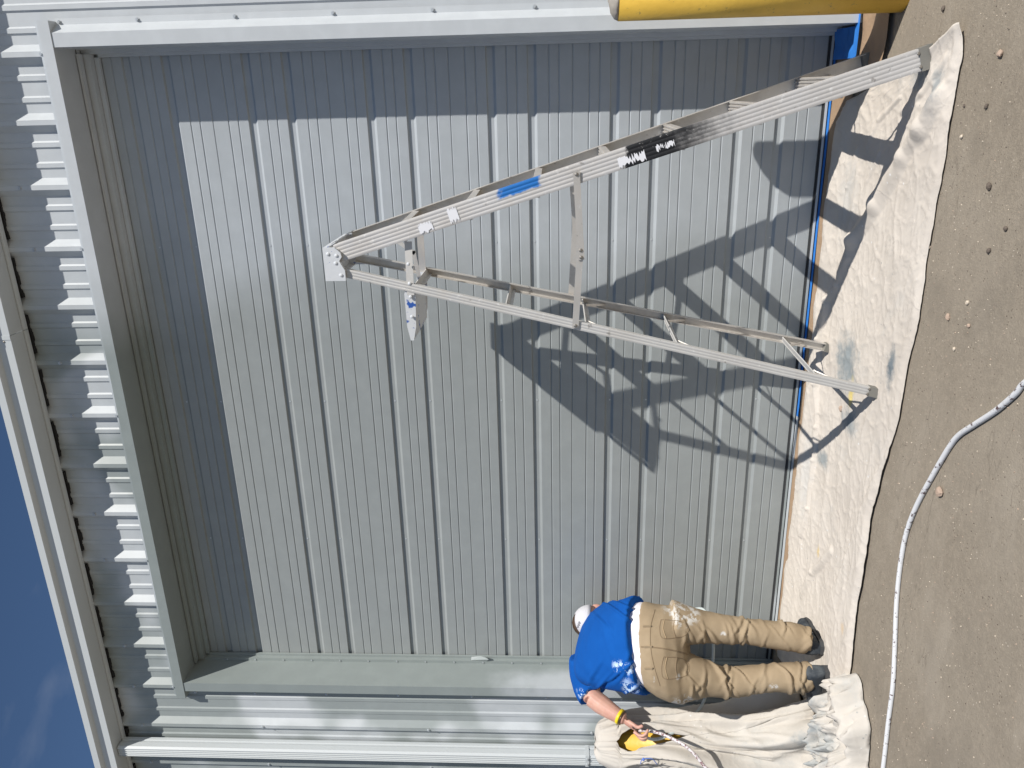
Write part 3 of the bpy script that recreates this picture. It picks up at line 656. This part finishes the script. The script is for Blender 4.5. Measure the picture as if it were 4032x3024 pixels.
# stickers and paint on the near front rail
def patch(poly, name, mat, key='fn', h=.0036):
    p0, p1, t, d, o, r = rails[key]; c0 = [p0+t*a+d*b+o*h for a, b in poly]
    return MB().extrude(c0, o*-.0005).build(name, mat, r)
L_ = (rails['fn'][1]-rails['fn'][0]).length
def P_(z): return (z+.060)/math.cos(math.atan2(.718, 2.322))
def jag(za, zb, lo, hi, seed, amp=.010, n=22):
    top = [(P_(za+(zb-za)*i/n), hi-amp*(abs(nz((i*.5, seed, 1)))*1.6+abs(nz((i*1.7, seed, 2)))*.8)) for i in range(n+1)]; bot = [(P_(za+(zb-za)*i/n)+amp*nz((i, seed, 4)), lo+amp*(abs(nz((i*.45, seed, 7)))*1.6+abs(nz((i*1.9, seed, 3)))*.8)) for i in range(n+1)]
    return top+bot[::-1]
patch(jag(.955, 1.06, -.036, .010, 5, .02), 'sticker_scrap', M['paper_white'], h=.0042); patch(jag(.84, .91, -.02, .012, 8, .02), 'sticker_scrap', M['paper_white'], h=.0042)
patch(jag(1.835, 1.895, -.037, .012, 11, .016), 'sticker_scrap', M['paper_white']); patch(jag(1.72, 1.76, -.034, .034, 14, .02), 'sticker_scrap', M['paper_white'])

# ------------------------------------------------------------------ hoses
hs = [(-.86, -2.15), (-.99, -2.0), (-1.087, -1.873), (-1.138, -1.835), (-1.223, -1.756), (-1.323, -1.643), (-1.394, -1.564), (-1.467, -1.513), (-1.621, -1.433), (-1.778, -1.359), (-1.929, -1.312), (-2.083, -1.306), (-2.248, -1.325), (-2.442, -1.373), (-2.601, -1.408), (-2.783, -1.422), (-3.011, -1.444), (-3.4, -1.47), (-3.9, -1.55), (-4.6, -1.8)]
ho = MB().tube(smoothpath([(x, y, -.1+.0095) for x, y in hs], 5), .0095, 14).build('hose', M['hose'], None, True)
tag(ho, 'thick white hose with chipped paint curving across the bare ground', 'hose')
sh_ = thing('spray_hose', (-3.6, -1.0, -.1), 'thin speckled paint-sprayer hose running through the painter\'s left hand', 'hose')
MB().tube(smoothpath([(-4.1, -1.75, -.08), (-3.85, -1.35, .05), (-3.66, -1.0, .42), (-3.585, -.9, .535), (-3.544, -.86, .583), (-3.517, -.82, .635), (-3.511, -.765, .715), (-3.51, -.735, .779), (-3.513, -.722, .846), (-3.535, -.715, .875), (-3.560, -.71, .85)], 6), .0085, 10).build('rear_length', M['sprayhose'], sh_, True)
MB().tube(smoothpath([(-3.560, -.71, .85), (-3.583, -.71, .79), (-3.582, -.69, .721), (-3.568, -.63, .617), (-3.542, -.57, .544), (-3.50, -.50, .480), (-3.38, -.40, .425), (-3.22, -.34, .415), (-3.10, -.32, .44), (-3.05, -.27, .47), (-3.12, -.18, .52), (-3.20, -.11, .56)], 6), .0085, 10).build('front_length', M['hose_grey'], sh_, True)

# ------------------------------------------------------------------ stones
def stone_mesh(r, mat, seed):
    m = MB().ball((0, 0, 0), r, r*.8, r*.55, 9, 6); me = m.mesh('stone', mat)
    for v in me.vertices: v.co *= 1+.32*nz(v.co/r*1.4+Vector((seed*3.1, seed, 0)))
    return me
SD = [((.017, -.945), .011, 'd', 'dark pebble nearest the bare bollard'), ((-.158, -1.395), .015, 't', 'reddish tan stone in front of the drop cloth corner'), ((-.314, -1.363), .010, 'd', 'dark pebble just left of the reddish stone'),
      ((-.314, -1.211), .007, 'd', 'small dark pebble close to the drop cloth edge near the ladder foot'), ((-.415, -1.228), .009, 'l', 'pale pebble close to the drop cloth edge near the ladder'), ((-.559, -1.466), .014, 'd', 'dark angular stone on bare ground in front of the ladder'),
      ((-.674, -1.604), .010, 'd', 'dark pebble closest to the camera between ladder and hose'), ((-.756, -1.532), .011, 'd', 'dark brown pebble in open ground left of the dark angular stone'), ((-.816, -1.118), .009, 'l', 'pale pebble touching the front edge of the long drop cloth'),
      ((-.948, -1.455), .009, 'l', 'pale round pebble in mid ground before the white hose'), ((-1.028, -1.343), .013, 't', 'tan stone midway between drop cloth and white hose'), ((-1.02, -1.489), .009, 't', 'small tan pebble closest to the bend of the white hose'),
      ((-1.125, -1.421), .008, 'l', 'pale pebble just short of the white hose'), ((-1.648, -1.500), .022, 't', 'largest stone, pinkish tan, on the camera side of the white hose')]
for i, (p, r, k, lb) in enumerate(SD):
    o = link('stone', stone_mesh(r, M['stone_'+k], i), None, (p[0], p[1], -.1+r*.35)); o.rotation_euler = (0, 0, i*1.3); tag(o, lb, 'stone', 'loose stones on the ground')
o = link('stone', stone_mesh(.016, M['stone_t'], 31), None, (-1.712, -.507, clothz(-1.712, -.507)+.006)); tag(o, 'flat tan stone lying on the drop cloth beside the ladder\'s rear leg', 'stone', 'loose stones on the ground')
gr = MB()
for i in range(3200):
    x = random.uniform(-4.2, 1.2); y = -1.16-abs(random.gauss(0, .8)) if x < .0 else random.uniform(-3.2, -.6)
    if y < -3.6: continue
    r = random.choice((.0012, .0018, .0022, .003, .0042)); a = random.random()*6.28; z = -.1
    vv = [(x+r*math.cos(a+q*2.1)*random.uniform(.7, 1.2), y+r*math.sin(a+q*2.1), z-.001) for q in range(3)]+[(x, y, z+r*.9)]
    gr.add(vv, [(0, 1, 3), (1, 2, 3), (2, 0, 3)])
go = gr.build('grit', M['stone_d']); tag(go, 'fine dark and pale grit scattered over the paving', 'grit', kind='stuff')
for mm in ('stone_l', 'stone_t'): go.data.materials.append(M[mm])
for p in go.data.polygons: p.material_index = (p.index//3*7) % 11 // 4

# ------------------------------------------------------------------ the painter
per = thing('person', (-3.05, -.68, -.09), 'person in blue T-shirt, khaki trousers and white cap bending to paint, seen from behind', 'person')
# body (skin): head, neck, torso core, arms with hands
E1, E2 = V((.79, .613, 0)), V((-.613, .79, 0))      # the painter's right, and the way he faces
b = MB()
def limb(pts, rs, n=14): b.tube(smoothpath(pts, 4), [x for i in range(len(rs)-1) for x in [rs[i]+(rs[i+1]-rs[i])*k/4 for k in range(4)]]+[rs[-1]], n)
limb([(-3.0, -.66, .80), (-3.07, -.55, .99), (-3.17, -.40, 1.07)], [.15, .14, .11])
limb([(-3.18, -.37, 1.07), (-3.20, -.28, 1.075), (-3.20, -.22, 1.085)], [.065, .056, .055])
b.ball((-3.20, -.185, 1.105), .078, .098, .105, 18, 12)                      # skull, face turned to the ground
HC = V((-3.20, -.185, 0)); b.ball(HC+E2*.06+V((0, 0, 1.055)), .055, .06, .06, 12, 8); b.ball(HC+E2*.11+V((0, 0, 1.045)), .016, .018, .016, 8, 6)      # jaw, nose
for s in (-1, 1): b.ball(HC+E1*s*.084+V((0, 0, 1.075)), .014, .018, .030, 8, 6)
limb([(-3.32, -.44, 1.145), (-3.40, -.50, 1.13), (-3.435, -.575, 1.115)], [.062, .056, .052])
limb([(-3.43, -.565, 1.118), (-3.447, -.605, 1.065), (-3.462, -.66, .99), (-3.470, -.685, .945)], [.054, .054, .042, .031])
limb([(-3.10, -.34, 1.04), (-3.17, -.24, .98), (-3.22, -.17, .90)], [.062, .056, .05]); limb([(-3.22, -.17, .90), (-3.22, -.13, .78), (-3.21, -.11, .67)], [.048, .042, .032])
hnd = MB()
def fing(pts, r=.0105): hnd.tube(smoothpath(pts, 3), [r*(1-.22*i/(3*(len(pts)-1))) for i in range(3*(len(pts)-1)+1)], 8); hnd.ball(pts[-1], r*.8)
hnd.loft([ring((-3.468, -.682, .952), (.030, .012, .012), (-.005, .020, -.008), 14), ring((-3.485, -.694, .925), (.036, .012, .022), (-.006, .020, -.006), 14), ring((-3.512, -.705, .898), (.036, -.018, .028), (-.012, .018, .004), 14), ring((-3.530, -.708, .884), (.032, -.022, .022), (-.012, .014, .004), 14)])
fing([(-3.552, -.690, .880), (-3.572, -.712, .862), (-3.560, -.738, .843), (-3.535, -.735, .838)]); fing([(-3.540, -.712, .880), (-3.560, -.732, .858), (-3.545, -.752, .836), (-3.520, -.745, .830)], .011)
fing([(-3.522, -.728, .888), (-3.538, -.750, .862), (-3.522, -.760, .836), (-3.500, -.748, .828)], .011); fing([(-3.505, -.738, .898), (-3.512, -.760, .870), (-3.500, -.765, .842), (-3.484, -.750, .826)])
fing([(-3.470, -.700, .928), (-3.468, -.728, .900), (-3.472, -.742, .878), (-3.458, -.748, .858)], .0125)
b.add(hnd.v, hnd.f)
HO = V((-.075, 0, .05)); hnd = MB(); hnd.ball(V((-3.135, -.105, .60)), .035, .03, .045)
fing([(-3.15, -.09, .59), (-3.16, -.12, .57), (-3.14, -.14, .56)]); fing([(-3.13, -.08, .58), (-3.14, -.11, .55), (-3.12, -.13, .545)]); fing([(-3.12, -.075, .57), (-3.125, -.10, .54), (-3.105, -.12, .535)]); fing([(-3.11, -.08, .57), (-3.11, -.10, .535), (-3.09, -.115, .535)]); fing([(-3.11, -.12, .62), (-3.10, -.14, .59), (-3.11, -.15, .57)], .012)
for v_ in hnd.v: v_ += HO
b.add(hnd.v, hnd.f)
finish(remesh(b, .0046, 3), 'body', M['skin'], per)
# trousers
b = MB()
RL = [(-.035, -2.993, .074), (.015, -2.985, .090), (.07, -2.973, .097), (.16, -2.963, .090), (.25, -2.95, .087), (.34, -2.934, .085), (.39, -2.933, .093), (.525, -2.916, .104), (.615, -2.904, .128), (.70, -2.89, .15)]
LL = [(-.005, -3.112, .078), (.035, -3.137, .095), (.09, -3.138, .100), (.176, -3.137, .091), (.265, -3.15, .091), (.35, -3.167, .097), (.44, -3.172, .101), (.533, -3.146, .120), (.62, -3.14, .156), (.70, -3.135, .18)]
for T, yy in ((RL, -.61), (LL, -.73)): b.loft([ring((cx, yy, z), E1*(w/1.27), E2*(w/1.27*1.12), 24, 2.2) for z, cx, w in T])
b.loft([ring((cx, cy, z), E1*(w/1.27), E2*d_-V((0, 0, .30*d_)), 28, 2.3) for z, cx, cy, w, d_ in ((.625, -3.03, -.685, .285, .11), (.66, -3.032, -.69, .311, .150), (.72, -3.022, -.695, .309, .172), (.79, -3.006, -.685, .298, .172), (.828, -2.995, -.672, .288, .160), (.848, -2.99, -.668, .280, .155))])
tr = remesh(b, .0075, 6)
rf = random.Random(11)
TF = []
for lg, cx_ in ((0, -2.95), (1, -3.15)):
    for (za, zb, k_, am) in ((.30, .50, 8, .012), (-.03, .13, 7, .013), (.54, .66, 5, .009), (.14, .30, 3, .006)):
        for _ in range(k_): TF.append((lg, rf.uniform(za, zb), rf.uniform(-.9, .9), rf.uniform(.006, .013), am*rf.uniform(.5, 1.1), rf.uniform(-.06, .06), rf.uniform(.03, .08)))
def tdisp(p, n):
    lg = 1 if (p-V((-3.03, -.67, 0))).dot(E1) < 0 else 0
    u = (p-V((-3.15, -.73, 0) if lg else (-2.95, -.61, 0))).dot(E1); d_ = .0022*ridge((p.x*6, p.y*6, p.z*7))+.0015*nz(p, 25)
    for l_, z0, sl_2, w_, am, u0, L_2 in TF:
        if l_ != lg or abs(p.z-z0) > .12: continue
        q = (p.z-z0-sl_2*(u-u0)-.012*nz((u*20, z0*30, 1)))/w_
        if abs(q) > 4: continue
        d_ += am*math.exp(-((u-u0)/L_2)**2)*(math.exp(-q*q)-.6*math.exp(-(q+1.7)**2))
    return d_-(.004 if p.z < 0 else 0)
tro = finish(tr, 'trousers', M['trousers'], per, tdisp)
# seams, belt loops and pockets laid on the trousers' surface
bv = BVHTree.FromPolygons([v.co+origin(per) for v in tr.vertices], [list(p.vertices) for p in tr.polygons])
def onsurf(x, z, lift=.002):
    h, nrm, _, _ = bv.ray_cast(V((x, -.69, z))-E2*.8, E2)
    return h+nrm*lift if h is not None else None
def seam(pts, name='seam', r=.0035, mat='seam', lift=.0005):
    out = [onsurf(p.x, p.z, lift) for p in smoothpath([(x, 0, z) for x, z in pts], 8)]; out = [o for o in out if o is not None]
    if len(out) > 2: return MB().tube(out, r, 6).build(name, M[mat], tro)
seam([(-2.985, .885), (-2.99, .80), (-3.01, .70), (-3.03, .63)])
seam([(-2.75, .80), (-2.86, .832), (-2.985, .838), (-3.10, .825), (-3.22, .795)], r=.002)
for sg, xa, xb in ((1, -2.815, -2.93), (-1, -3.045, -3.175)):
    q = [(xa, .775), ((xa+xb)/2, .787), (xb, .775), (xb+.004, .70), (xb+.02, .655), ((xa+xb)/2, .635), (xa-.02, .655), (xa-.004, .70), (xa, .775)]
    seam(q, 'pocket', .0019); seam([(xa, .757), ((xa+xb)/2, .769), (xb, .757)], 'stitch', .0016, 'stitch', .001); seam([(xa-.004, .705), ((xa+xb)/2, .713), (xb+.004, .705)], 'seam', .002)
for x in (-2.86, -2.985, -3.115):
    a, c = onsurf(x, .868, .006), onsurf(x, .832, .005)
    if a and c: MB().obox((a+c)/2, (a-c)/2, (.006, 0, 0), (0, .002, 0)).build('belt_loop', M['trousers'], tro)
# white undershirt band, T-shirt
MB().loft([ring((cx, cy, z), E1*a_, E2*d_-V((0, 0, .30*d_)), 40, 2.3) for z, cx, cy, a_, d_ in ((.80, -2.998, -.676, .222, .160), (.86, -2.988, -.663, .214, .152), (.905, -3.0, -.645, .208, .146), (.95, -3.02, -.60, .19, .13))]).build('undershirt', M['white_cloth'], per, True)
b = MB()
def tring(c, w, d, tau, pit, n=32, e=2.3):
    tau = math.radians(tau); pit = math.radians(pit)
    return ring(c, E1*w*math.cos(tau)-V((0, 0, w*math.sin(tau))), -E2*d*math.sin(pit)+V((0, 0, d*math.cos(pit))), n, e)
def tc_(s_): return V((-2.985, -.672, 0))+E2*s_
def tr_(s_, z, w, d, tau, pit, side=0.0): return tring(tc_(s_)+E1*side+V((0, 0, z)), w, d, tau, pit)
b.loft([tr_(0, .864, .252, .184, -4, 60), tr_(.03, .922, .243, .176, 2, 57), tr_(.09, .98, .236, .166, 9, 50), tr_(.17, 1.035, .232, .156, 13, 44), tr_(.26, 1.075, .232, .146, 17, 40, .005), tr_(.33, 1.092, .222, .128, 19, 38, .012), tr_(.39, 1.10, .185, .112, 19, 36, .03), tr_(.44, 1.10, .10, .092, 15, 34, .06), tr_(.465, 1.10, .075, .08, 10, 34, .07)])
b.tube(smoothpath([(-3.27, -.43, 1.15), (-3.36, -.46, 1.145), (-3.415, -.50, 1.125), (-3.432, -.53, 1.105)], 4), [.098, .099, .099, .098, .097, .096, .095, .095, .096, .097, .098, .099, .100], 18)
b.tube(smoothpath([(-3.11, -.35, 1.05), (-3.17, -.245, 1.0), (-3.215, -.19, .93)], 4), [.095, .094, .092, .09, .088, .086, .086, .086, .086], 16)
tsh = remesh(b, .008, 6)
SF = [(.17, .93, 1.3, .012, .010, .06), (.15, .98, 1.1, .010, .008, .05), (.19, 1.02, .9, .010, .008, .05), (.10, .93, .5, .012, .007, .08), (-.02, .94, -.25, .012, .006, .10), (-.12, .95, -.8, .011, .008, .06), (-.17, 1.03, -1.2, .011, .010, .05),
      (-.20, 1.08, -.9, .010, .010, .05), (-.15, 1.12, -.5, .012, .006, .06), (.02, 1.05, .35, .014, .004, .12), (.12, 1.08, .8, .011, .006, .06), (-.22, .92, -1.4, .012, .009, .05), (-.26, 1.10, .6, .010, .008, .05), (-.30, 1.13, .9, .010, .008, .04)]
def sdisp(p, n):
    u = (p-V((-3.09, -.53, 0))).dot(E1); d_ = .004*nz((p.x*5, p.y*5, p.z*5))+.0025*ridge((p.x*10+p.z*6, p.y*8, p.z*9-p.x*7))
    for u0, z0, sl_2, w_, am, L_2 in SF:
        q = (p.z-z0-sl_2*(u-u0)-.012*nz((u*16, z0*30, 1)))/w_
        if abs(q) < 4: d_ += 1.2*am*math.exp(-((u-u0)/L_2)**2)*(math.exp(-q*q)-.6*math.exp(-(q+1.7)**2))
    return d_
shirt = finish(tsh, 't_shirt', M['shirt'], per, sdisp)
# cap with brim and lettering, hair
hair = MB().loft([tring((-3.20, -.215+.02*0, 1.085), .082, .10, 0, 20, 20, 2), tring((-3.20, -.215, 1.105), .086, .104, 0, 20, 20, 2), tring((-3.20, -.205, 1.13), .084, .10, 0, 20, 20, 2)]); hair.build('hair', M['hair'], per, True)
cp = MB(); rings = []
for j in range(9):
    a = math.pi/2*j/8*.98; rings.append(tring((-3.20, -.195+.012*math.sin(a), 1.108+.106*math.sin(a)), .099*math.cos(a)+.001, .118*math.cos(a)+.001, 0, 84, 24, 2))
capo = cp.loft(rings).build('cap', M['cap'], per, True)
br = MB(); brv = []
for j in range(5):
    for k in range(13):
        a = math.pi*(k/12); r = j/4; brv.append(HC+E1*(.096*math.cos(a)*(1-.05*r))+E2*(.055+(.02+.085*r)*math.sin(a))+V((0, 0, 1.115-.045*r*math.sin(a))))
br.add(brv, [(j*13+k, j*13+k+1, (j+1)*13+k+1, (j+1)*13+k) for j in range(4) for k in range(12)]); bro = br.build('brim', M['cap'], capo, True); solid(bro, .003)
cbv = BVHTree.FromPolygons([v.co+origin(per) for v in capo.data.vertices], [list(p.vertices) for p in capo.data.polygons])
pts = []
for k in range(26):
    u = k/25; x = -3.205-.045*u; z = 1.178+.014*u+.009*math.sin(u*21)*(1-.4*u)
    h, nrm, _, _ = cbv.ray_cast(V((x, -.19, z))-E2*.5, E2)
    if h is not None: pts.append(h+nrm*.0006)
if len(pts) > 3: MB().tube(pts, .0022, 5).build('lettering', M['ink'], capo)
# wristband and bracelet
wd = unit((-.012, -.04, -.06)); wu = wd.cross(V((0, 1, 0))).normalized(); wv = wd.cross(wu)
c0 = V((-3.466, -.672, .970))
def cuff(c, r, h, name, mat): return MB().loft([ring(c+wd*q, wu*(r+e), wv*(r+e), 24, 2) for q, e in ((-h, 0), (-h*.8, .003), (h*.8, .003), (h, 0))]).build(name, mat, per, True)
cuff(c0, .040, .0085, 'wristband', M['band']); cuff(c0+wd*.015, .0365, .004, 'bracelet', M['bead'])
# shoes
def shoe(heel, toe, z0):
    h, tt = V((*heel, z0)), V((*toe, z0)); L = (tt-h).length; d = (tt-h).normalized(); s = V((-d.y, d.x, 0)); up_ = V((0, 0, 1)); m = MB()
    prof_ = [(-.01, .024, .05), (.05, .040, .105), (.22, .043, .112), (.38, .043, .108), (.52, .046, .078), (.72, .051, .062), (.90, .043, .050), (1.0, .020, .036)]
    m.loft([ring(h+d*(L*t_)+up_*(.022+hh/2-.01), s*w, up_*(hh/2+.006), 18, 2.4) for t_, w, hh in prof_])
    o = finish(remesh(m, .007, 3), 'shoe', M['shoe'], per)
    sm_ = MB(); P_l = [(-.02, .022), (.06, .040), (.3, .044), (.5, .043), (.72, .053), (.9, .046), (1.02, .018)]
    poly = [h+d*(L*t_)+s*w for t_, w in P_l]+[h+d*(L*t_)-s*w for t_, w in P_l[::-1]]; sm_.extrude(poly, (0, 0, .026)); sm_.build('sole', M['rubber'], o)
    return o
shoe((-3.005, -.675), (-3.045, -.385), -.088); shoe((-3.045, -.775), (-3.325, -.715), -.080)

# spray gun in the painter's right hand
GO = V((-.075, 0, .05)); g = thing('spray_gun', (-3.14, -.11, .6), 'small metal paint spray gun held low in front of the painter', 'spray gun')
def gp_(*P): return [V(p)+GO for p in P]
MB().tube(gp_((-3.13, -.13, .60), (-3.15, -.06, .60), (-3.155, -.035, .60)), [.012, .012, .008], 10).build('barrel', M['gun'], g, True)
MB().tube(gp_((-3.135, -.12, .60), (-3.128, -.105, .52)), .011, 10).build('handle', M['gun'], g, True); MB().tube(gp_((-3.145, -.085, .59), (-3.14, -.08, .54)), .004, 8).build('trigger', M['gun'], g, True)
